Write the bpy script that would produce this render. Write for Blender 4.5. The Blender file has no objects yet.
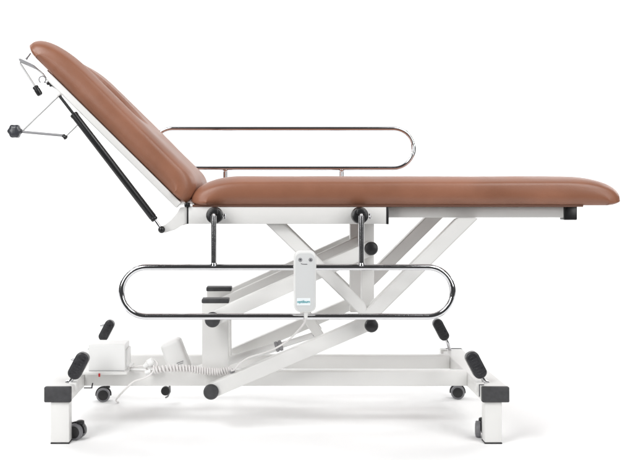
import bpy, bmesh, math, random
from mathutils import Vector, Matrix, noise
random.seed(7)
S = bpy.context.scene
COL = S.collection

# ------------------------------------------------------------------ camera
F = 957.0; U0 = 268.0; V0 = 190.0; HC = 0.778; DC = 3.29
cam = bpy.data.cameras.new("camera"); co = bpy.data.objects.new("camera", cam); COL.objects.link(co)
co.location = (0, -DC, HC); co.rotation_euler = (math.radians(90), 0, 0)
cam.sensor_width = 36; cam.lens = F / 633 * 36
cam.shift_x = (316.5 - U0) / 633; cam.shift_y = -(230 - V0) / 633
cam.clip_start = .05; cam.clip_end = 100
S.camera = co

# ------------------------------------------------------------------ world, lamps, exposure
w = bpy.data.worlds.new("World"); S.world = w; w.use_nodes = True
w.node_tree.nodes["Background"].inputs[0].default_value = (1, 1, 1, 1)
w.node_tree.nodes["Background"].inputs[1].default_value = 0.06
def area(name, loc, target, sx, sy, power, col=(1, 1, 1)):
    l = bpy.data.lights.new(name, 'AREA'); l.shape = 'RECTANGLE'; l.size = sx; l.size_y = sy
    l.energy = power; l.color = col
    o = bpy.data.objects.new(name, l); COL.objects.link(o); o.location = loc
    o.rotation_euler = (Vector(target) - Vector(loc)).to_track_quat('-Z', 'Y').to_euler()
    return o
area("overhead_softbox", (0.1, 0.9, 3.1), (0.1, 0.6, 0), 4.2, 1.8, 40)
area("key_softbox_left", (-1.9, -2.3, 3.1), (-.1, 0, .5), 1.8, 1.4, 84)
area("key_softbox_right", (2.0, -2.3, 3.1), (.1, 0, .5), 1.8, 1.4, 66)
area("front_fill_left", (-2.6, -3.5, 1.5), (0, 0, .5), 1.4, 1.8, 62)
area("front_fill_right", (2.9, -3.4, 1.5), (0, 0, .5), 1.4, 1.8, 44)
area("background_lamp_left", (-3.6, 2.0, 2.6), (-.2, 4.2, 1.7), 2.0, 2.4, 130)
area("background_lamp_right", (3.8, 2.0, 2.6), (.4, 4.2, 1.7), 2.0, 2.4, 130)
S.view_settings.view_transform = 'Standard'; S.view_settings.look = 'None'
S.view_settings.exposure = -0.14; S.view_settings.gamma = 1
S.cycles.max_bounces = 10; S.cycles.diffuse_bounces = 5; S.cycles.glossy_bounces = 5

# ------------------------------------------------------------------ materials
def mat(name, col, rough=.5, metal=0, bump=0, bscale=300, var=0, vscale=6, coat=0, spec=.5, detail=3, vor=False, rvar=0):
    m = bpy.data.materials.new(name); m.use_nodes = True
    nt = m.node_tree; b = nt.nodes["Principled BSDF"]
    b.inputs["Base Color"].default_value = (*col, 1); b.inputs["Roughness"].default_value = rough
    b.inputs["Metallic"].default_value = metal; b.inputs["Coat Weight"].default_value = coat
    b.inputs["Specular IOR Level"].default_value = spec
    tc = nt.nodes.new("ShaderNodeTexCoord")
    if bump:
        if vor:
            n = nt.nodes.new("ShaderNodeTexVoronoi"); n.inputs["Scale"].default_value = bscale
            n.feature = 'SMOOTH_F1'; out = n.outputs["Distance"]
        else:
            n = nt.nodes.new("ShaderNodeTexNoise"); n.inputs["Scale"].default_value = bscale
            n.inputs["Detail"].default_value = detail; out = n.outputs["Fac"]
        nt.links.new(tc.outputs["Object"], n.inputs["Vector"])
        bp = nt.nodes.new("ShaderNodeBump"); bp.inputs["Strength"].default_value = bump
        bp.inputs["Distance"].default_value = .001
        nt.links.new(out, bp.inputs["Height"]); nt.links.new(bp.outputs["Normal"], b.inputs["Normal"])
    if var or rvar:
        n2 = nt.nodes.new("ShaderNodeTexNoise"); n2.inputs["Scale"].default_value = vscale
        n2.inputs["Detail"].default_value = 5
        nt.links.new(tc.outputs["Object"], n2.inputs["Vector"])
        if var:
            cr = nt.nodes.new("ShaderNodeValToRGB")
            cr.color_ramp.elements[0].position = .3; cr.color_ramp.elements[1].position = .7
            cr.color_ramp.elements[0].color = (*[c * (1 - var) for c in col], 1)
            cr.color_ramp.elements[1].color = (*[min(1, c * (1 + var)) for c in col], 1)
            nt.links.new(n2.outputs["Fac"], cr.inputs["Fac"]); nt.links.new(cr.outputs["Color"], b.inputs["Base Color"])
        if rvar:
            mr = nt.nodes.new("ShaderNodeMapRange"); mr.inputs["From Min"].default_value = .3; mr.inputs["From Max"].default_value = .7
            mr.inputs["To Min"].default_value = rough - rvar; mr.inputs["To Max"].default_value = rough + rvar
            nt.links.new(n2.outputs["Fac"], mr.inputs["Value"]); nt.links.new(mr.outputs["Result"], b.inputs["Roughness"])
    return m
VINYL = mat("brown_vinyl", (.282, .119, .069), .39, bump=.28, bscale=480, var=.12, vscale=7, vor=True, rvar=.05)
BOARD = mat("board_vinyl", (.13, .055, .033), .6, bump=.2)
STEEL = mat("white_powder_coat", (.72, .715, .70), .36, bump=.12, bscale=900, var=.015, vscale=8, rvar=.05)
CHROME = mat("chrome", (.74, .74, .76), .11, metal=1, rvar=.02, vscale=30)
BLACK = mat("black_plastic", (.012, .012, .013), .32, bump=.2, bscale=500, rvar=.06, vscale=20)
RUBBER = mat("dark_rubber", (.04, .04, .043), .55, bump=.5, bscale=260, var=.2, vscale=60)
PEDAL = mat("moulded_rubber", (.022, .022, .025), .33, bump=.35, bscale=220, var=.15, vscale=60, rvar=.1)
TYRE = mat("castor_tyre", (.17, .17, .18), .5, bump=.15, bscale=300, var=.12, vscale=40)
GREYP = mat("grey_plastic", (.27, .27, .28), .45, bump=.1, bscale=400, var=.05)
WHITEP = mat("white_plastic", (.78, .78, .77), .42, bump=.08, bscale=700, var=.01)
PANEL = mat("pale_grey_keypad", (.62, .63, .63), .45, bump=.06, bscale=500)
STICK = mat("sticker_paper", (.82, .86, .88), .4, bump=.03)
TEAL = mat("teal_ink", (.02, .33, .38), .45, bump=.02)
INK = mat("dark_ink", (.06, .06, .07), .5, bump=.02)
WIRE = mat("zinc_wire", (.55, .55, .55), .35, metal=.6, bump=.1)
RED = mat("red_plastic", (.55, .03, .03), .35, bump=.05)
CORD = mat("cord_plastic", (.74, .72, .71), .45, bump=.08, bscale=300)
PAPER = mat("white_backdrop_paper", (.93, .93, .93), .85, bump=.05, bscale=40, var=.006, vscale=.8)

# ------------------------------------------------------------------ helpers
def P(u, v, d):
    "measured point: image coordinates of the photograph at a real distance d from the lens, in metres"
    return Vector(((u - U0) * d / F, d - DC, HC - (v - V0) * d / F))
def NB(): return bmesh.new()
def merge(dst, src):
    me = bpy.data.meshes.new("tmp"); src.to_mesh(me); src.free(); dst.from_mesh(me); bpy.data.meshes.remove(me)
def box(bm, x0, x1, y0, y1, z0, z1, bev=.002, seg=2, M=None, mi=0):
    b = NB(); bmesh.ops.create_cube(b, size=1)
    for v in b.verts:
        v.co = Vector(((x0 + x1) / 2 + v.co.x * (x1 - x0), (y0 + y1) / 2 + v.co.y * (y1 - y0), (z0 + z1) / 2 + v.co.z * (z1 - z0)))
    if bev: bmesh.ops.bevel(b, geom=b.edges[:], offset=bev, segments=seg, profile=.5, affect='EDGES')
    if M is not None: bmesh.ops.transform(b, matrix=M, verts=b.verts)
    for f in b.faces: f.material_index = mi
    merge(bm, b)
def beam(bm, a, b_, h, y0, y1, bev=.003, ext0=0, ext1=0, seg=2):
    "square tube in the x-z plane from a to b (y ignored), height h across, between y0 and y1"
    a = Vector((a[0], 0, a[2])); b_ = Vector((b_[0], 0, b_[2])); d = b_ - a; L = d.length
    ang = math.atan2(d.z, d.x)
    M = Matrix.Translation(a) @ Matrix.Rotation(-ang, 4, 'Y')
    box(bm, -ext0, L + ext1, y0, y1, -h / 2, h / 2, bev, seg, M)
def tube(bm, pts, r, closed=False, n=14, caps=True, mi=0):
    pts = [Vector(p) for p in pts]; N = len(pts); rings = []
    up = None
    for i in range(N):
        if closed: t = pts[(i + 1) % N] - pts[i - 1]
        else: t = pts[min(i + 1, N - 1)] - pts[max(i - 1, 0)]
        t.normalize()
        if up is None:
            up = Vector((0, 1, 0)) if abs(t.y) < .9 else Vector((0, 0, 1))
        up = (up - t * up.dot(t)).normalized(); s = t.cross(up)
        rr = r[i] if isinstance(r, (list, tuple)) else r
        rings.append([bm.verts.new(pts[i] + (up * math.cos(2 * math.pi * k / n) + s * math.sin(2 * math.pi * k / n)) * rr) for k in range(n)])
    for i in range(N if closed else N - 1):
        A, B = rings[i], rings[(i + 1) % N]
        for k in range(n):
            f = bm.faces.new((A[k], A[(k + 1) % n], B[(k + 1) % n], B[k])); f.material_index = mi
    if caps and not closed:
        for f in (bm.faces.new(rings[0][::-1]), bm.faces.new(rings[-1])): f.material_index = mi
def lathe(bm, base, axis, prof, n=28, mi=0):
    "prof: list of (distance along axis, radius)"
    base = Vector(base); axis = Vector(axis).normalized()
    tube(bm, [base + axis * p[0] for p in prof], [max(p[1], 1e-4) for p in prof], n=n, mi=mi)
def spline(pts, k=10):
    pts = [Vector(p) for p in pts]; out = []
    for i in range(len(pts) - 1):
        p0 = pts[max(i - 1, 0)]; p1 = pts[i]; p2 = pts[i + 1]; p3 = pts[min(i + 2, len(pts) - 1)]
        for j in range(k):
            t = j / k
            out.append(.5 * ((2 * p1) + (p2 - p0) * t + (2 * p0 - 5 * p1 + 4 * p2 - p3) * t * t + (3 * p1 - p0 - 3 * p2 + p3) * t ** 3))
    out.append(pts[-1]); return out
def obj(name, bm, m, parent=None, sharp=38, **props):
    bmesh.ops.recalc_face_normals(bm, faces=bm.faces[:])
    for f in bm.faces: f.smooth = True
    lim = math.radians(sharp)
    for e in bm.edges:
        if len(e.link_faces) == 2 and e.calc_face_angle(0) > lim: e.smooth = False
    me = bpy.data.meshes.new(name); bm.to_mesh(me); bm.free()
    for x in (m if isinstance(m, (list, tuple)) else [m]): me.materials.append(x)
    o = bpy.data.objects.new(name, me); COL.objects.link(o)
    if parent is not None: 
        o.parent = parent; o.matrix_parent_inverse = Matrix.Translation(parent_world(parent)).inverted()
    for k, v in props.items(): o[k] = v
    return o
def parent_world(p):
    v = Vector((0, 0, 0))
    if p.type == 'EMPTY': return p.location.copy()
    return v
def thing(name, label, cat, loc):
    o = bpy.data.objects.new(name, None); COL.objects.link(o); o.location = loc
    o.empty_display_size = .1
    o['label'] = label; o['category'] = cat
    return o
def mirror_y(y): return -y

# ------------------------------------------------------------------ backdrop: floor sweeping up into a wall, one paper sheet
bm = NB()
prof = [(-1.2, 0), (2.2, 0)]
R = 1.6
for k in range(1, 25):
    a = math.pi / 2 * k / 24
    prof.append((2.2 + R * math.sin(a), R - R * math.cos(a)))
prof.append((3.8, 4.6))
rows = []
for (y, z) in prof:
    rows.append([bm.verts.new((x, y, z)) for x in (-5.5, -2, 0, 2, 5.5)])
for a, b in zip(rows, rows[1:]):
    for k in range(4): bm.faces.new((a[k], a[k + 1], b[k + 1], b[k]))
bd = obj("backdrop", bm, PAPER, kind='structure')

# ------------------------------------------------------------------ the couch
couch = thing("treatment_couch", "height adjustable treatment couch with brown vinyl padding on a white steel scissor base", "treatment couch", (0, 0, 0))

def sm(x): x = max(0, min(1, x)); return x * x * (3 - 2 * x)
def cushion(length, half, T, R0, p0, R1, p1, corner0, corner1, a=.68, Rt=.085, nose=0., hole=None, blunt=.16):
    """padded slab: s runs 0..length, t across, n up. T(s) is the height of the middle."""
    us = []
    NU = 190
    for i in range(NU + 1):
        x = i / NU
        us.append(.5 - .5 * math.cos(math.pi * x) if True else x)
    us = [.88 * u + .12 * (i / NU) for i, u in enumerate(us)]
    ts = []
    NT = 72
    for j in range(NT + 1):
        x = j / NT
        ts.append(2 * (.62 * (.5 - .5 * math.cos(math.pi * x)) + .38 * x) - 1)
    bm = NB(); grid = []
    def cut(tt, c):
        e = abs(tt) - (half - c)
        return c - math.sqrt(max(0, c * c - e * e)) if e > 0 else 0
    for u in us:
        row = []
        for tn in ts:
            t = tn * half
            s0 = cut(t, corner0); s1 = length - cut(t, corner1)
            s = s0 + u * (s1 - s0)
            fs = (1 - max(0, 1 - (s - s0) / R0) ** p0) ** (1 / p0) * (1 - max(0, 1 - (s1 - s) / R1) ** p1) ** (1 / p1)
            dt = half - abs(t)
            fs = fs * (1 - blunt) + blunt
            g = (1 - max(0, 1 - dt / Rt) ** 2.2) ** (1 / 2.2)
            dome = 1 - .045 * (t / half) ** 2
            z = T(s) * fs * (a + (1 - a) * g) * dome
            z = max(z, .006)
            if hole:
                hs, ht, ls, lt, dep = hole
                q = math.sqrt(((s - hs) / ls) ** 2 + ((t - ht) / lt) ** 2)
                k = sm((1.22 - q) / .4)
                z -= dep * k
                z -= .015 * math.exp(-((s - hs) / (ls * 1.25)) ** 4) * max(0, 1 - (t / .265) ** 2)
                z = max(z, .012)
            z += .0009 * noise.noise(Vector((s * 6, t * 6, length))) + .0004 * noise.noise(Vector((s * 22, t * 22, 3 + length)))
            row.append(bm.verts.new((s, t, z)))
        grid.append(row)
    for A, B in zip(grid, grid[1:]):
        for k in range(NT): bm.faces.new((A[k], A[k + 1], B[k + 1], B[k]))
    # perimeter loop, walls bulging down to an inset bottom edge
    per = [grid[i][0] for i in range(NU + 1)] + [grid[NU][j] for j in range(1, NT + 1)] + \
          [grid[i][NT] for i in range(NU - 1, -1, -1)] + [grid[0][j] for j in range(NT - 1, 0, -1)]
    N = len(per); prev = per
    cos = [v.co.copy() for v in per]
    nor = []
    for i in range(N):
        k = 1
        d = cos[(i + k) % N] - cos[i - k]; d.z = 0
        while d.length < 1e-5: k += 1; d = cos[(i + k) % N] - cos[i - k]; d.z = 0
        d.normalize(); nor.append(Vector((-d.y, d.x, 0)))
    for (fz, off) in ((.8, -.0008), (.6, 0.0), (.42, .0025), (.28, .006), (.16, .011), (.07, .017), (.02, .022), (0.0, .028)):
        ring = []
        for i in range(N):
            c = cos[i] + nor[i] * off
            c += nor[i] * (.0010 * noise.noise(Vector((c.x * 9, c.y * 9, fz * 2))) + .0012 * (1 - fz) ** 2 * noise.noise(Vector((c.x * 55, c.y * 55, 7))))
            c.z = cos[i].z * fz
            if nose and c.x > length - .05: c.z += nose * ((c.x - (length - .05)) / .05) ** 2 * (1 - fz)
            ring.append(bm.verts.new(c))
        for i in range(N):
            bm.faces.new((prev[i], prev[(i + 1) % N], ring[(i + 1) % N], ring[i]))
        prev = ring
    bm.faces.new(prev)
    return bm

k3 = 2.96 / F                                    # metres per photograph pixel at the couch's near edge
# seat
SX0 = (190 - U0) * k3; SX1 = (620.5 - U0) * k3; SZ = HC - (205.6 - V0) * k3
bmS = cushion(SX1 - SX0 + .012, .33, lambda s: .0940, .15, 2.0, .175, 2.35, .05, .045, a=.68, Rt=.10, nose=.008, blunt=.20)
bmesh.ops.transform(bmS, matrix=Matrix.Translation((SX0, 0, SZ)), verts=bmS.verts)
seat = obj("seat_cushion", bmS, VINYL, couch, sharp=60)
bm = NB(); box(bm, SX0 + .006, P(578, 0, 3.03).x, -.312, .312, SZ - .0045, SZ + .003, .001, 1)
obj("cushion_board", bm, BOARD, seat)
# backrest
O = P(184, 205.5, 2.96); sdir = Vector((-.711, 0, .703)); ndir = Vector((.703, 0, .711))
BM = Matrix(((sdir.x, 0, ndir.x, O.x), (0, 1, 0, 0), (sdir.z, 0, ndir.z, O.z), (0, 0, 0, 1)))
Lb = 221.5 * k3
bmB = cushion(Lb + .015, .33, lambda s: .092 + .001 * sm((s - .05) / .3), .075, 2.2, .19, 2.2, .05, .05, a=.66, Rt=.065, nose=.008, blunt=.20,
              hole=(.468, 0, .138, .165, .085))
bmesh.ops.transform(bmB, matrix=BM, verts=bmB.verts)
back = obj("backrest_cushion", bmB, VINYL, couch, sharp=60)
bm = NB(); box(bm, .02, Lb - .08, -.29, .29, -.0045, .003, .001, 1, BM)
obj("cushion_board", bm, BOARD, back)

# seat frame: outer side rails, inner extension rails, cross tubes
def both(fn):
    for sgn in (1, -1): fn(sgn)
def yy(d0, d1, sgn):
    a, b = sorted(((d0 - DC) * sgn, (d1 - DC) * sgn)); return a, b
zt = P(0, 206.3, 2.98).z; zb = P(0, 224, 2.98).z
def siderail(sgn):
    y0, y1 = yy(2.98, 3.02, sgn)
    bm = NB(); box(bm, P(188.2, 0, 2.98).x, P(386.5, 0, 2.98).x, y0, y1, zb, zt, .003)
    o = obj("frame_rail", bm, STEEL, couch)
    bm = NB(); box(bm, P(386.5, 0, 2.98).x, P(388.8, 0, 2.98).x, y0 - .001, y1 + .001, zb - .001, zt + .001, .0015)
    obj("end_cap", bm, BLACK, o)
    bm = NB(); box(bm, P(186.7, 0, 2.98).x, P(188.2, 0, 2.98).x, y0 - .0005, y1 + .0005, zb, zt, .001)
    obj("end_cap", bm, BLACK, o)
    y0, y1 = yy(3.03, 3.07, sgn)
    z0 = P(0, 217.6, 3.03).z; z1 = P(0, 206.6, 3.03).z
    bm = NB(); box(bm, P(215, 0, 3.03).x, P(564, 0, 3.03).x, y0, y1, z0, z1, .003)
    o = obj("extension_rail", bm, STEEL, couch)
    bm = NB(); box(bm, P(563.8, 0, 3.03).x, P(577, 0, 3.03).x, y0 - .003, y1 + .003, P(0, 220, 3.03).z, z1 + .0015, .003, 3)
    obj("end_cap", bm, BLACK, o)
both(siderail)
for ux in (205, 300, 420, 548):
    x = P(ux, 0, 3.03).x
    bm = NB(); box(bm, x - .018, x + .018, -.22, .22, P(0, 216.4, 3.03).z, P(0, 207.4, 3.03).z, .003)
    obj("cross_tube", bm, STEEL, couch)

# hinge bracket and backrest frame
def backframe(sgn):
    y0, y1 = yy(2.975, 3.005, sgn)
    outl = [(187, 207), (187, 222.5), (181, 226), (174.5, 229.8), (167, 232.2), (161, 233.2), (158.6, 230.6), (159.5, 227.6), (165.5, 225), (171.5, 220), (176.5, 213.5), (180, 207.5)]
    bm = NB(); pts = [P(u, v, 2.98) for u, v in outl]
    A = [bm.verts.new((p.x, y0 + .012, p.z)) for p in pts]; B = [bm.verts.new((p.x, y1 - .006, p.z)) for p in pts]
    bm.faces.new(A); bm.faces.new(B[::-1])
    for i in range(len(A)): bm.faces.new((A[i], B[i], B[(i + 1) % len(A)], A[(i + 1) % len(A)]))
    bmesh.ops.bevel(bm, geom=[e for e in bm.edges if abs(e.verts[0].co.y - e.verts[1].co.y) < 1e-6], offset=.0015, segments=2, affect='EDGES')
    obj("hinge_bracket", bm, STEEL, couch)
    bm = NB(); box(bm, .012, .585, y0, y1, -.024, -.0015, .004, 3, BM)
    o = obj("backrest_frame", bm, STEEL, couch)
    bm = NB(); c = P(187, 204.5, 2.98)
    lathe(bm, (c.x - .002, y0 - .004 if sgn > 0 else y1 + .004, c.z - .001), (0, sgn, 0), [(0, .004), (.001, .006), (.035, .006), (.036, .004)], 16)
    hy = sorted(((2.972 - DC) * sgn, (2.995 - DC) * sgn))
    box(bm, P(184.5, 0, 2.98).x, P(190, 0, 2.98).x, hy[0], hy[1], P(0, 207, 2.98).z, P(0, 202.6, 2.98).z, .002)
    obj("hinge_pin", bm, BLACK, couch)
both(backframe)
bm = NB(); box(bm, .535, .565, -.28, .28, -.026, -.006, .004, 3, BM)
obj("backrest_cross_tube", bm, STEEL, couch)
bm = NB(); box(bm, .02, .05, -.28, .28, -.026, -.006, .004, 3, BM)
obj("backrest_cross_tube", bm, STEEL, couch)

# gas struts
def strut(sgn):
    d = 2.965 if sgn > 0 else 2 * DC - 2.965
    def Q(u, v):
        p = P(u, v, 2.965); p.y *= sgn; return p
    bm = NB(); a = Q(155.2, 220.3); b = Q(73.2, 113.6); ax = b - a; L = ax.length
    lathe(bm, a, ax, [(0, .008), (.002, .0105), (.006, .0115), (.010, .0105), (.012, .0118), (L - .012, .0118), (L - .011, .0128), (L - .002, .0128), (L, .010)], 24)
    g = obj("gas_strut", bm, BLACK, couch)
    bm = NB(); e = Q(58.8, 95); tube(bm, [b - ax.normalized() * .01, e], .0048, n=14)
    obj("piston_rod", bm, BLACK, g)
    bm = NB(); e2 = Q(161.6, 229.6); tube(bm, [a + ax.normalized() * .004, e2], .0048, n=14)
    obj("end_fitting", bm, CHROME, g)
    bm = NB(); bmesh.ops.create_uvsphere(bm, u_segments=20, v_segments=12, radius=.0112, matrix=Matrix.Translation(e2))
    obj("ball_joint", bm, BLACK, g)
    bm = NB(); bmesh.ops.create_uvsphere(bm, u_segments=16, v_segments=10, radius=.006, matrix=Matrix.Translation(e))
    e3 = e.copy(); e3.y += .03 * sgn; tube(bm, [e, e3], .004, n=10)
    obj("top_fitting", bm, STEEL, g)
strut(1)

# ------------------------------------------------------------------ levers and knob behind the head end
DL = 3.0
bm = NB()
blade = [(18.4, 58.6), (20.2, 58.4), (30.5, 63.2), (37.5, 69.5), (29, 65.4), (19.5, 61.2)]
A = [bm.verts.new(P(u, v, DL)) for u, v in blade]; B = [bm.verts.new(P(u, v, DL) + Vector((0, .05, 0))) for u, v in blade]
bm.faces.new(A); bm.faces.new(B[::-1])
for i in range(len(A)): bm.faces.new((A[i], B[i], B[(i + 1) % len(A)], A[(i + 1) % len(A)]))
obj("lever_plate", bm, GREYP, couch)
bm = NB(); tube(bm, [P(47, 80, DL + .025), P(43, 74, DL + .025), P(37, 69, DL + .025), P(20, 61.5, DL + .025), P(20.5, 64, DL), P(36.5, 88.5, DL)], .0032, n=10)
lv = obj("release_lever", bm, WIRE, couch)
bm = NB(); a = P(34.8, 86.2, DL); b = P(40.4, 95.2, DL)
lathe(bm, a, b - a, [(0, .006), (.0015, .0092), (.008, .0095), (.009, .0086), (.011, .0086), (.012, .0096), (.029, .0096), ((b - a).length, .007)], 20)
obj("lever_grip", bm, BLACK, lv)
bm = NB(); c = P(42.3, 79.6, DL)
ring = [c + Vector((math.cos(t) * .0105, 0, math.sin(t) * .0105)) for t in [math.radians(-60 + 300 * k / 30) for k in range(31)]]
tube(bm, ring, .0019, n=8)
tube(bm, [c + Vector((.004, 0, -.008)), P(49, 83.6, DL)], .0015, n=8)
tube(bm, [P(50, 84.2, DL + .01), P(57, 89, DL + .01)], .0028, n=8)
rg = obj("pull_ring", bm, GREYP, couch)
bm = NB(); c = P(49.8, 84.2, DL)
lathe(bm, c + Vector((-.008, 0, .006)), (.8, 0, -.45), [(0, .004), (.002, .0075), (.007, .0075), (.008, .005), (.011, .005), (.012, .008), (.017, .008), (.018, .004)], 14)
obj("ring_catch", bm, BLACK, rg)
bm = NB(); tube(bm, [P(26.5, 58.8, DL), P(30.5, 53.5, DL + .02)], .0024, n=10)
tube(bm, [P(26, 59.4, DL), P(27.2, 57.8, DL)], .0036, n=10)
obj("stop_pin", bm, GREYP, couch)
bm = NB()
tube(bm, [P(22, 131.3, DL), P(59, 95.6, DL - .02)], .0031, n=10)
tube(bm, [P(65.5, 136.5, DL), P(76, 126.5, DL), P(78.5, 124, DL - .02)], .0027, n=10)
tube(bm, [P(59, 95.6, DL), P(66, 89, DL)], .003, n=10)
sw = obj("support_wire", bm, WIRE, couch)
bm = NB(); tube(bm, [P(20, 131.6, DL), P(42, 133.6, DL), P(64, 135.6, DL)], .0042, n=12)
kr = obj("adjusting_rod", bm, GREYP, couch)
bm = NB(); lathe(bm, P(62.6, 135, DL), P(66.6, 138.4, DL) - P(62.6, 135, DL), [(0, .003), (.002, .006), (.009, .006), (.012, .008), (.015, .007), (.017, .003)], 16)
obj("rod_end", bm, BLACK, kr)
# faceted hand knob
bm = NB(); c = P(14.9, 131.3, DL)
rings = []
for (y, r) in ((-.016, .010), (-.014, .0155), (-.009, .0205), (.006, .0215), (.012, .018), (.014, .010)):
    rg_ = []
    for k in range(36):
        t = 2 * math.pi * k / 36
        lob = 1 + .075 * math.cos(6 * t) + (.12 if False else 0)
        rg_.append(bm.verts.new(c + Vector((math.cos(t) * r * lob, y, math.sin(t) * r * lob))))
    rings.append(rg_)
for A, B in zip(rings, rings[1:]):
    for k in range(36): bm.faces.new((A[k], A[(k + 1) % 36], B[(k + 1) % 36], B[k]))
bm.faces.new(rings[0]); bm.faces.new(rings[-1])
tube(bm, [c + Vector((.018, 0, 0)), P(23.5, 131.6, DL)], [.009, .003], n=14)
obj("hand_knob", bm, mat("charcoal_plastic", (.05, .052, .06), .28, bump=.1, bscale=300), kr)

# ------------------------------------------------------------------ side rails (chrome), near one hung down, far one swung up
def stadium(x0, x1, z0, z1, y):
    r = (z1 - z0) / 2; cz = (z0 + z1) / 2; pts = []
    for k in range(25):
        t = math.pi / 2 + math.pi * k / 24; pts.append((x0 + r + math.cos(t) * r, y, cz + math.sin(t) * r))
    for k in range(1, 12): pts.append((x0 + r + (x1 - x0 - 2 * r) * k / 12, y, z0))
    for k in range(25):
        t = -math.pi / 2 + math.pi * k / 24; pts.append((x1 - r + math.cos(t) * r, y, cz + math.sin(t) * r))
    for k in range(1, 12): pts.append((x1 - r - (x1 - x0 - 2 * r) * k / 12, y, z1))
    return pts
RT = .0094
def side_rail(sgn):
    dn = 2.90
    y = (dn - DC) * sgn
    x0 = P(121.5, 0, dn).x; x1 = P(452.7, 0, dn).x
    if sgn > 0:
        zhi = P(0, 267.3, dn).z; zlo = P(0, 316.6, dn).z; dr = -1
    else:
        df = 2 * DC - dn
        zhi = P(0, 128.6, df).z; zlo = P(0, 168.2, df).z; dr = 1
    bm = NB(); tube(bm, stadium(x0, x1, zlo, zhi, y), RT, True, 20)
    rail = obj("side_rail", bm, CHROME, couch, label="chrome side rail hanging lowered" if sgn > 0 else "chrome side rail swung up")
    pz = P(0, 215.4, 2.95).z
    tz = zhi if sgn > 0 else zlo
    for u in (213.8, 361.3):
        x = P(u, 0, dn).x
        bm = NB(); tube(bm, [(x, y, tz - dr * .0), (x, y, tz - dr * .012), (x, y, pz + .01 * dr), (x, y, pz)], [RT * .9] * 4, n=18)
        lathe(bm, (x, y, tz + RT * -dr * .55), (0, 0, -dr), [(0, RT * 1.15), (.006, RT * 1.15), (.008, RT)], 18)
        obj("rail_post", bm, CHROME, rail)
        # pivot disc with slot, socket and locking tab
        bm = NB(); yo = (2.925 - DC) * sgn
        lathe(bm, (x, yo, pz), (0, sgn, 0), [(0, .010), (.0005, .020), (.003, .0245), (.018, .0265), (.030, .0265), (.0302, .022), (.052, .022)], 32)
        box(bm, x - .0125, x + .0125, min(yo - .019 * sgn, yo + .01 * sgn), max(yo - .019 * sgn, yo + .01 * sgn), min(pz - .004 * dr, pz + .021 * -dr), max(pz - .004 * dr, pz + .021 * -dr), .004, 2)
        pk = obj("pivot_knob", bm, BLACK, rail)
        bm = NB(); bmesh.ops.create_uvsphere(bm, u_segments=14, v_segments=10, radius=.0062, matrix=Matrix.Translation((x, y - .003 * sgn, pz + .001)))
        obj("locking_pin", bm, CHROME, pk)
        bm = NB(); tube(bm, [(x + .021, yo + .02 * sgn, pz - .003), (x + .033, yo + .022 * sgn, pz - .003)], .0028, n=10)
        tube(bm, [(x + .031, yo + .022 * sgn, pz + .006), (x + .033, yo + .022 * sgn, pz - .010)], .003, n=10)
        obj("locking_tab", bm, CHROME, pk)
    if sgn > 0:
        bm = NB(); r = (zhi - zlo) / 2; cz = (zhi + zlo) / 2
        pts = [(x1 - r + math.cos(t) * r, y, cz + math.sin(t) * r) for t in [math.radians(-12 + 30 * k / 12) for k in range(13)]]
        tube(bm, pts, [RT * 1.0] + [RT * 1.04] * 11 + [RT * 1.0], n=20)
        obj("joint_sleeve", bm, CHROME, rail)
both(side_rail)

# ------------------------------------------------------------------ lift: columns, arms, links, struts
def column(d0, d1, u0, u1, vtop, vcap):
    x0 = P(u0, 0, d0).x; x1 = P(u1, 0, d0).x
    z1 = P(0, vtop, d0).z; zc = P(0, vcap, d0).z
    bm = NB(); box(bm, x0, x1, d0 - DC, d1 - DC, .180, z1, .004, 3)
    o = obj("lift_column", bm, STEEL, couch)
    bm = NB(); box(bm, x0 - .0015, x1 + .0015, d0 - DC - .0015, d1 - DC + .0015, z1 - .001, zc, .003, 3)
    obj("column_cap", bm, RUBBER, o)
column(3.13, 3.19, 202, 228.5, 302.9, 299.2)
column(3.44, 3.50, 206.6, 231.2, 290.9, 287.3)
PIV = {'a': P(212.6, 319.3, 3.05), 'b': P(370.8, 248.3, 3.05), 'c': P(211.2, 391.2, 3.05), 'd': P(369.7, 323.2, 3.05)}
def arms(y0, y1, near):
    for a, b in (('a', 'b'), ('c', 'd')):
        bm = NB(); h = .046
        beam(bm, PIV[a], PIV[b], h, y0, y1, .004, 0, 0)
        for q in (PIV[a], PIV[b]):
            lathe(bm, (q.x, y0 + .0005, q.z), (0, 1, 0), [(0, h / 2 - .003), (.003, h / 2 - .0004), (y1 - y0 - .004, h / 2 - .0004), (y1 - y0 - .001, h / 2 - .003)], 32)
        arm = obj("lift_arm", bm, STEEL, couch)
        for q, r in ((PIV[a], .0242), (PIV[b], .0215)):
            bm = NB(); s = -1 if near else 1; yb = (y0 if near else y1)
            if q is PIV['d']: yb += s * .042
            if q is PIV['b']: yb += s * .002
            lathe(bm, (q.x, yb - s * .003, q.z), (0, s, 0), [(0, r * .9), (.003, r), (.012, r), (.017, r * .86), (.0195, r * .5), (.0202, .001)], 32)
            obj("pivot_cap", bm, RUBBER if q in (PIV[a],) else BLACK, arm)
arms(3.045 - DC, 3.085 - DC, True)
arms(3.60 - DC, 3.64 - DC, False)
bm = NB(); beam(bm, PIV['a'], PIV['b'], .046, 3.385 - DC, 3.425 - DC, .004)
obj("lift_arm", bm, STEEL, couch)
for k in 'abcd':
    q = PIV[k]; bm = NB(); tube(bm, [(q.x, 3.08 - DC, q.z), (q.x, 3.61 - DC, q.z)], .011, n=18)
    obj("pivot_shaft", bm, STEEL, couch)
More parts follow.
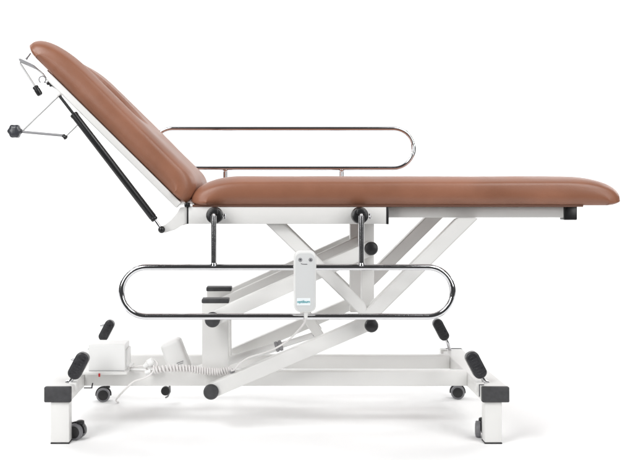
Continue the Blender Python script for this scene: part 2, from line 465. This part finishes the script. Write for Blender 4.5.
# hangers under the base beams carrying the lower shaft
for d0 in (3.15, 3.45):
    q = PIV['c']; bm = NB(); box(bm, q.x - .02, q.x + .02, d0 - DC + .004, d0 - DC + .03, q.z - .02, .136, .003)
    obj("shaft_hanger", bm, STEEL, couch)
def link(d0, d1, u0, u1, dd):
    x0 = P(u0, 0, dd).x; x1 = P(u1, 0, dd).x
    bm = NB(); box(bm, x0, x1, d0 - DC, d1 - DC, PIV['d'].z - .02, P(0, 218, dd).z, .003)
    obj("lift_link", bm, STEEL, couch)
link(3.09, 3.13, 361.8, 374.2, 3.09); link(3.47, 3.51, 350.2, 363, 3.47)
def strut_plate(pts, y0, y1):
    pts = [P(u, v, 3.0) for u, v in pts]; bm = NB()
    A = [bm.verts.new((p.x, y0, p.z)) for p in pts]; B = [bm.verts.new((p.x, y1, p.z)) for p in pts]
    bm.faces.new(A); bm.faces.new(B[::-1])
    for i in range(len(A)): bm.faces.new((A[i], B[i], B[(i + 1) % len(A)], A[(i + 1) % len(A)]))
    bmesh.ops.bevel(bm, geom=bm.edges[:], offset=.003, segments=2, affect='EDGES')
    obj("support_strut", bm, STEEL, couch)
for sgn in (1, -1):
    y0, y1 = yy(3.0, 3.04, sgn)
    strut_plate([(264.5, 222.5), (282.5, 222.5), (366, 304), (369, 316), (361, 316)], y0 + .0015, y1 - .0015)
    y0, y1 = yy(3.0, 3.045, sgn)
    strut_plate([(457.8, 218.2), (478.6, 218.2), (379, 316.5), (359, 316.5)], y0, y1)
# actuator
Aq = lambda u, v: P(u, v, 3.30)
bm = NB(); a = Aq(186, 373.5); b = Aq(279, 346); c = Aq(318, 333.5)
tube(bm, [a, b], .0155, n=24); tube(bm, [b, c], .0105, n=20)
ac = obj("linear_actuator", bm, WHITEP, couch)
bm = NB(); d = (c - b).normalized(); lathe(bm, b - d * .014, d, [(0, .015), (.002, .0185), (.010, .0185), (.011, .016), (.014, .016), (.015, .0185), (.024, .0185), (.026, .014)], 24)
obj("actuator_collar", bm, GREYP, ac)
bm = NB(); lathe(bm, (c.x - .01, c.y - .016, c.z), (0, 1, 0), [(0, .006), (.002, .009), (.03, .009), (.032, .006)], 18)
obj("actuator_pin", bm, BLACK, ac)
bm = NB(); top = Aq(170.5, 341); bot = Aq(182, 371); ax = bot - top; L = ax.length
ang = math.atan2(-ax.x, -ax.z)
M = Matrix.Translation(bot) @ Matrix.Rotation(math.atan2(top.x - bot.x, top.z - bot.z), 4, 'Y')
box(bm, -.037, .036, -.036, .036, -.004, L + .003, .014, 4, M)
mt = obj("motor_housing", bm, WHITEP, ac)
bm = NB()
for (x, z, w_, h_) in ((-.018, .028, .005, .006), (.010, .036, .012, .0025), (.010, .030, .009, .002), (-.012, .012, .004, .010), (.006, .012, .003, .008), (.022, .013, .004, .007)):
    box(bm, x - w_, x + w_, -.0372, -.0355, z - h_ / 2, z + h_ / 2, 0, 1, M)
obj("rating_marks", bm, GREYP, ac)
bm = NB(); beam(bm, P(303, 311, 3.25), P(320, 336, 3.25), .032, 3.22 - DC, 3.25 - DC, .003)
obj("actuator_bracket", bm, STEEL, couch)
bm = NB(); beam(bm, P(303, 311, 3.25), P(320, 336, 3.25), .032, 3.35 - DC, 3.38 - DC, .003)
obj("actuator_bracket", bm, STEEL, couch)

# ------------------------------------------------------------------ base: beams, crossbars, legs, castors, pedals
XL0, XL1 = P(44.2, 0, 2.93).x, P(71, 0, 2.93).x
XR0, XR1 = P(482, 0, 2.93).x, P(509.3, 0, 2.93).x
for d0 in (3.15, 3.45):
    bm = NB(); box(bm, XL1 - .002, XR0 + .002, d0 - DC, d0 - DC + .04, .1325, .181, .004, 3)
    obj("base_beam", bm, STEEL, couch)
for (x0, x1, lu0, lu1) in ((XL0, XL1, 50.5, 69), (XR0, XR1, 485, 502.2)):
    bm = NB(); box(bm, x0 + .0015, x1 - .0015, 2.94 - DC, 3.64 - DC, .129, .1745, .004, 3)
    cb = obj("crossbar", bm, STEEL, couch)
    for yb in (2.925 - DC, 3.635 - DC):
        bm = NB(); box(bm, x0, x1, yb, yb + .02, .128, .1755, .004, 3)
        obj("end_cap", bm, RUBBER, cb)
    lx0, lx1 = P(lu0, 0, 2.93).x, P(lu1, 0, 2.93).x
    bm = NB(); box(bm, lx0, lx1, 2.932 - DC, 2.975 - DC, .004, .128, .003, 2)
    lg = obj("leg", bm, STEEL, couch)
    bm = NB(); box(bm, lx0 - .0005, lx1 + .0005, 2.931 - DC, 2.976 - DC, 0, .0045, .001, 1)
    obj("foot_pad", bm, BLACK, lg)

def castor(x, y, rot, R=.0255, top=.129, side=None):
    M = Matrix.Translation((x, y, 0)) @ Matrix.Rotation(rot, 4, 'Z')
    bm = NB()
    # body: hood between the two wheels plus stem
    b2 = NB(); pts = []
    for k in range(15):
        t = math.radians(-10 + 200 * k / 14); pts.append((math.cos(t) * (R + .004), R + math.sin(t) * (R + .004)))
    A = [b2.verts.new((px, -.006, pz)) for px, pz in pts]; B = [b2.verts.new((px, .006, pz)) for px, pz in pts]
    b2.faces.new(A); b2.faces.new(B[::-1])
    for i in range(len(A)): b2.faces.new((A[i], B[i], B[(i + 1) % len(A)], A[(i + 1) % len(A)]))
    if side is None: tube(b2, [(.012, 0, 2 * R - .006), (.012, 0, top + .002)], .0065, n=14, mi=1)
    lathe(b2, (.012, 0, 2 * R - .002), (0, 0, 1), [(0, .013), (.008, .012), (.010, .008)], 18)
    bmesh.ops.transform(b2, matrix=M, verts=b2.verts); merge(bm, b2)
    if side is not None:     # short axle bracket running behind the leg
        tube(bm, [(x, y + .004, 2 * R - .004), (side, y + .004, 2 * R - .004)], .006, n=14, mi=1)
    c = obj("castor", bm, [BLACK, STEEL], couch)
    for s in (1, -1):
        b2 = NB()
        lathe(b2, (0, s * .007, R), (0, s, 0), [(0, R * .9), (.002, R), (.013, R), (.0155, R * .93), (.016, R * .68)], 32)
        lathe(b2, (0, s * .0215, R), (0, s, 0), [(0, R * .74), (.0018, R * .74), (.0024, R * .62), (.0026, .002)], 28, mi=1)
        bmesh.ops.transform(b2, matrix=M, verts=b2.verts)
        obj("wheel", b2, [TYRE, BLACK], c)
castor(-.598, 2.985 - DC + .008, math.radians(-14), side=XL0 + .03)
castor(-.607, 3.53 - DC, math.radians(6))
castor(.708, 3.575 - DC, math.radians(-8), top=.129)
castor(.676, 3.012 - DC, math.radians(80), side=XR0 + .04)
# small transport wheel under the far beam
bm = NB(); c = P(165.6, 390.6, 3.44)
tube(bm, [(c.x + .012, c.y + .012, .134), (c.x + .014, c.y + .012, c.z - .008)], .004, n=10)
tube(bm, [(c.x + .014, c.y + .012, c.z - .008), (c.x + .006, c.y + .012, c.z - .024), (c.x - .002, c.y + .012, c.z - .028)], .003, n=10)
lathe(bm, (c.x, c.y + .01, c.z), (0, 1, 0), [(0, .004), (.02, .004)], 12)
tw = obj("transport_wheel_bracket", bm, GREYP, couch)
bm = NB(); lathe(bm, (c.x, c.y - .012, c.z), (0, 1, 0), [(0, .010), (.001, .0145), (.003, .016), (.016, .016), (.018, .014)], 24)
obj("wheel", bm, BLACK, tw)

def pedal(u, v, d, sgn, ln=.088, wd=.042):
    "rubber foot pad on a bent chrome stem; sgn +1 leans towards the right-hand end of the couch at its foot"
    c = P(u, v, d); ang = math.radians(27.5) * sgn
    M = Matrix.Translation(c) @ Matrix.Rotation(-ang, 4, 'Y')
    bm = NB(); b2 = NB()
    bmesh.ops.create_cube(b2, size=1)
    for q in b2.verts: q.co = Vector((q.co.x * wd, q.co.y * .034, q.co.z * ln))
    bmesh.ops.bevel(b2, geom=[e for e in b2.edges if abs(e.verts[0].co.y - e.verts[1].co.y) > .01], offset=min(.0185, wd * .46), segments=8, profile=.5, affect='EDGES')
    bmesh.ops.bevel(b2, geom=[e for e in b2.edges if abs(e.verts[0].co.y - e.verts[1].co.y) < 1e-5 and len(e.link_faces) == 2 and e.calc_face_angle(0) > .8], offset=.006, segments=4, profile=.5, affect='EDGES')
    # raised ribs across the face
    merge(bm, b2)
    for k in range(-3, 4):
        box(bm, -wd * .26, wd * .26, -.0178, -.0150, k * .0095 - .0022, k * .0095 + .0022, .0008, 1)
    bmesh.ops.transform(bm, matrix=M, verts=bm.verts)
    p = obj("foot_pedal", bm, PEDAL, couch)
    e0 = M @ Vector((0, .004, -ln * .40)); e1 = M @ Vector((0, .004, -ln * .5 - .014))
    bm = NB(); tube(bm, spline([e0, e1, Vector((e1.x + .010 * sgn, e1.y + .006, .176)), Vector((e1.x + .016 * sgn, e1.y + .012, .170))], 6), .006, n=14)
    obj("pedal_stem", bm, CHROME, p)
    bm = NB(); xb = XR0 if sgn > 0 else XL1
    box(bm, xb - .006 if sgn > 0 else xb - .018, xb + .018 if sgn > 0 else xb + .006, e1.y - .012, e1.y + .022, .150, .1785, .0015)
    obj("pedal_bracket", bm, STEEL, p)
    # spring-loaded lever pin behind the pad
    bm = NB(); q = M @ Vector((-.016, .023, .012)) if sgn < 0 else M @ Vector((.012, .023, -.02))
    q2 = q + Vector((-.020 if sgn < 0 else .012, .004, -.006))
    tube(bm, [q, q2], .0038, n=12)
    obj("pedal_pin", bm, CHROME, p)
pedal(475.7, 364.6, 2.99, 1); pedal(440.6, 329.4, 3.60, 1, .086, .038)
pedal(78.8, 365.4, 2.99, -1); pedal(106.8, 330.2, 3.60, -1, .084, .036)
bm = NB(); z = .1775; x = XR0
box(bm, x - .0035, x - .001, 2.955 - DC, 2.958 - DC, .140, z, 0, 1); box(bm, x - .003, x + .012, 2.955 - DC, 2.958 - DC, z - .002, z, 0, 1)
obj("latch_edge", bm, INK, couch)

# control box on the base
bx0, bx1 = P(88.5, 0, 3.10).x, P(125, 0, 3.10).x
zb0 = P(0, 371.4, 3.10).z; zb1 = P(0, 344.6, 3.10).z
bm = NB(); box(bm, bx0, bx1, 3.10 - DC, 3.20 - DC, zb0, zb1, .0032, 3)
cbx = obj("control_box", bm, WHITEP, couch)
bm = NB(); box(bm, bx1 - .002, bx1 + .007, 3.115 - DC, 3.19 - DC, zb0 + .012, zb1 - .018, .003, 2)
obj("socket_cover", bm, WHITEP, cbx)
bm = NB(); box(bm, bx0 - .02, bx1 + .008, 3.085 - DC, 3.26 - DC, .1815, zb0 + .001, .003, 2)
obj("mounting_tray", bm, STEEL, cbx)
bm = NB(); box(bm, bx0 + .001, bx1 - .002, 3.0985 - DC, 3.102 - DC, zb0 + .0005, zb0 + .0025, 0, 1)
obj("case_seam", bm, GREYP, cbx)
bm = NB(); c = P(99.4, 374.6, 3.085); box(bm, c.x - .003, c.x + .003, c.y - .004, c.y + .002, c.z - .007, c.z + .004, .0015, 2)
obj("indicator_clip", bm, RED, cbx)
bm = NB(); c = P(93, 386, 3.12); box(bm, c.x - .030, c.x - .002, c.y, c.y + .004, c.z - .008, c.z - .005, 0, 1)
tube(bm, [c + Vector((-.004, 0, -.006)), c + Vector((-.001, 0, .010))], .0022, n=8)
obj("catch_wire", bm, BLACK, couch)

# ------------------------------------------------------------------ hand control hooked on the near rail
hc = thing("hand_control", "pale grey rounded remote hanging on the near chrome rail, trailing a coiled white cord", "remote control", (0, 0, 0))
c = P(304.9, 281, 2.875); hc.location = (c.x, c.y, c.z)
kd = 2.875 / F
def rounded(bm, w_, h_, y0, y1, r, bev, x=0, z=0):
    b2 = NB(); bmesh.ops.create_cube(b2, size=1)
    for q in b2.verts: q.co = Vector((x + q.co.x * w_, (y0 + y1) / 2 + q.co.y * (y1 - y0), z + q.co.z * h_))
    bmesh.ops.bevel(b2, geom=[e for e in b2.edges if abs(e.verts[0].co.y - e.verts[1].co.y) > (y1 - y0) * .9], offset=r, segments=10, profile=.5, affect='EDGES')
    if bev:
        bmesh.ops.bevel(b2, geom=[e for e in b2.edges if abs(e.verts[0].co.y - e.verts[1].co.y) < 1e-6 and len(e.link_faces) == 2 and e.calc_face_angle(0) > .8], offset=bev, segments=4, profile=.5, affect='EDGES')
    merge(bm, b2)
def hcobj(name, bm, m, par=None):
    bmesh.ops.transform(bm, matrix=Matrix.Translation(c), verts=bm.verts)
    return obj(name, bm, m, par or hc)
bm = NB(); rounded(bm, 22.4 * kd, 62 * kd, -.013, .013, .021, .006)
body = hcobj("control_body", bm, WHITEP)
bm = NB(); rounded(bm, 19.0 * kd, 57.5 * kd, -.0142, -.0125, .017, .0005, z=-.002)
face = hcobj("keypad", bm, PANEL)
for sx in (-1, 1):
    bm = NB(); lathe(bm, (sx * .0155 + (.001), -.0138, .0648), (0, -1, 0), [(0, .0062), (.0010, .0062), (.0014, .005)], 24)
    b = hcobj("button", bm, GREYP, face)
    bm = NB(); b2 = NB(); s = .0035
    vs = [b2.verts.new((sx * .0155 + .001 + dx, -.0155, .0648 + dz)) for dx, dz in ((-s, -s * .7 * sx), (s, -s * .7 * sx), (0, s * .9 * sx))]
    b2.faces.new(vs); ex = bmesh.ops.extrude_face_region(b2, geom=b2.faces[:])
    for q in ex['geom']:
        if isinstance(q, bmesh.types.BMVert): q.co.y += .0006
    merge(bm, b2); hcobj("button_arrow", bm, INK, face)
bm = NB(); tube(bm, [(-.0125, -.0145, .0535), (-.008, -.0145, .0520), (0, -.0145, .0515), (.0065, -.0145, .0517)], .00085, n=6)
hcobj("printed_line", bm, INK, face)
bm = NB(); rounded(bm, 13.6 * kd, 7.2 * kd, -.0152, -.0140, .0015, 0, x=-.0045, z=-.0605)
stick = hcobj("sticker", bm, STICK, face)
cu = bpy.data.curves.new("lettering", 'FONT'); cu.body = "optibum"; cu.size = .0118; cu.extrude = .0003
cu.align_x = 'CENTER'; cu.align_y = 'CENTER'; cu.offset = .00018
to = bpy.data.objects.new("lettering_curve", cu); COL.objects.link(to)
dg = bpy.context.evaluated_depsgraph_get(); me = bpy.data.meshes.new_from_object(to.evaluated_get(dg))
bpy.data.objects.remove(to); bm = NB(); bm.from_mesh(me); bpy.data.meshes.remove(me)
wx = max(v.co.x for v in bm.verts) - min(v.co.x for v in bm.verts)
sc = .0375 / wx
bmesh.ops.transform(bm, matrix=Matrix.Translation((-.0045, -.0156, -.0605)) @ Matrix.Rotation(math.pi / 2, 4, 'X') @ Matrix.Diagonal((sc, sc * 1.05, 1, 1)), verts=bm.verts)
hcobj("lettering", bm, TEAL, face)
# hook over the upper tube
bm = NB(); ry = (2.90 - DC) - c.y; rz = P(0, 267.3, 2.90).z - c.z
pts = [(0, .010, rz + .020)] + [(0, ry + math.cos(t) * .0115, rz + math.sin(t) * .0115) for t in [math.radians(150 - 190 * k / 10) for k in range(11)]]
b2 = NB(); tube(b2, pts, .0028, n=10)
for q in b2.verts: q.co.x *= 4
merge(bm, b2); hcobj("hook", bm, WHITEP)
bm = NB(); lathe(bm, (.004, 0, -.090), (-.06, 0, -1), [(0, .0085), (.006, .0075), (.014, .0055), (.022, .0045)], 20)
hcobj("cord_relief", bm, WHITEP)
# cord: straight run, then the coil, then the box
run = spline([P(305.6, 312, 2.875), P(305, 321, 2.88), P(300.5, 328, 2.93), P(293, 336, 3.0), P(284.5, 343, 3.04), P(274, 349, 3.045), P(262, 353.5, 3.04), P(249, 357.5, 3.04), P(240.5, 363, 3.04), P(234.5, 369.5, 3.05), P(231.5, 370.5, 3.06)], 10)
bm = NB(); tube(bm, run, .0029, n=10)
axis = spline([P(231.8, 369.6, 3.105), P(219, 371.8, 3.105), P(205, 371, 3.105), P(190, 368.8, 3.105), P(172, 368.2, 3.11), P(153.5, 370.2, 3.12)], 60)
turns = 29; N = len(axis); hel = []
for i, p in enumerate(axis):
    # resample for density
    pass
total = turns * 18
for k in range(total + 1):
    f = k / total * (N - 1); i = min(int(f), N - 2); p = axis[i].lerp(axis[i + 1], f - i)
    t = 2 * math.pi * turns * k / total
    tang = (axis[i + 1] - axis[i]).normalized(); u1 = Vector((0, 1, 0)); u2 = tang.cross(u1)
    hel.append(p + u1 * math.cos(t) * .0088 + u2 * math.sin(t) * .0088)
tube(bm, [run[-1]] + hel, .0037, n=8)
tail = spline([hel[-1], P(151, 366, 3.13), P(141, 366, 3.14), P(131, 368, 3.16), P(124.5, 366, 3.2)], 8)
tube(bm, tail, .0029, n=8)
obj("coiled_cord", bm, CORD, hc)
# strain relief where the cord meets the coil
bm = NB(); q = P(233.2, 371, 3.07); lathe(bm, q, P(229.5, 372.4, 3.09) - q, [(0, .004), (.002, .007), (.012, .0075), (.014, .004)], 14)
obj("cord_collar", bm, GREYP, hc)

# ------------------------------------------------------------------ mains cable lying over the base beam
pc = thing("power_cable", "thin white mains cable with a plug, bundled over the base beam beside the control box", "cable", (0, 0, 0))
pc.location = P(150, 371, 3.14)
loops = []
bm = NB()
pts = [P(118, 402.5, 3.52), P(116, 400.5, 3.42), P(119, 396, 3.2), P(126, 388.5, 3.10), P(134, 381.5, 3.10), P(144, 378.2, 3.10), P(151, 374, 3.105), P(154, 367.5, 3.12), P(150, 361.5, 3.14), P(145.5, 364, 3.15), P(147.5, 370, 3.14),
       P(154, 370, 3.13), P(157.5, 364, 3.13), P(153, 359.5, 3.14), P(147, 361, 3.16), P(144, 367, 3.16)]
tube(bm, [P(80, 401.6, 3.52), P(100, 401.8, 3.53), P(112, 402.2, 3.525)] and spline([P(70, 401.4, 3.56), P(92, 401, 3.57), P(108, 401.8, 3.54)] + pts, 10), .0031, n=10)
obj("mains_cord", bm, CORD, pc)
bm = NB(); a = P(143.5, 367, 3.13); b = P(154.5, 360, 3.13)
lathe(bm, a, b - a, [(0, .004), (.003, .0075), (.018, .0095), (.020, .0125), (.036, .0125), (.040, .008)], 22)
plug = obj("plug", bm, WHITEP, pc)
bm = NB(); q = P(148.5, 372.4, 3.12); lathe(bm, q - Vector((.012, 0, .002)), (1, 0, .25), [(0, .004), (.002, .0085), (.020, .0085), (.023, .004)], 16)
obj("cable_tie", bm, WHITEP, pc)
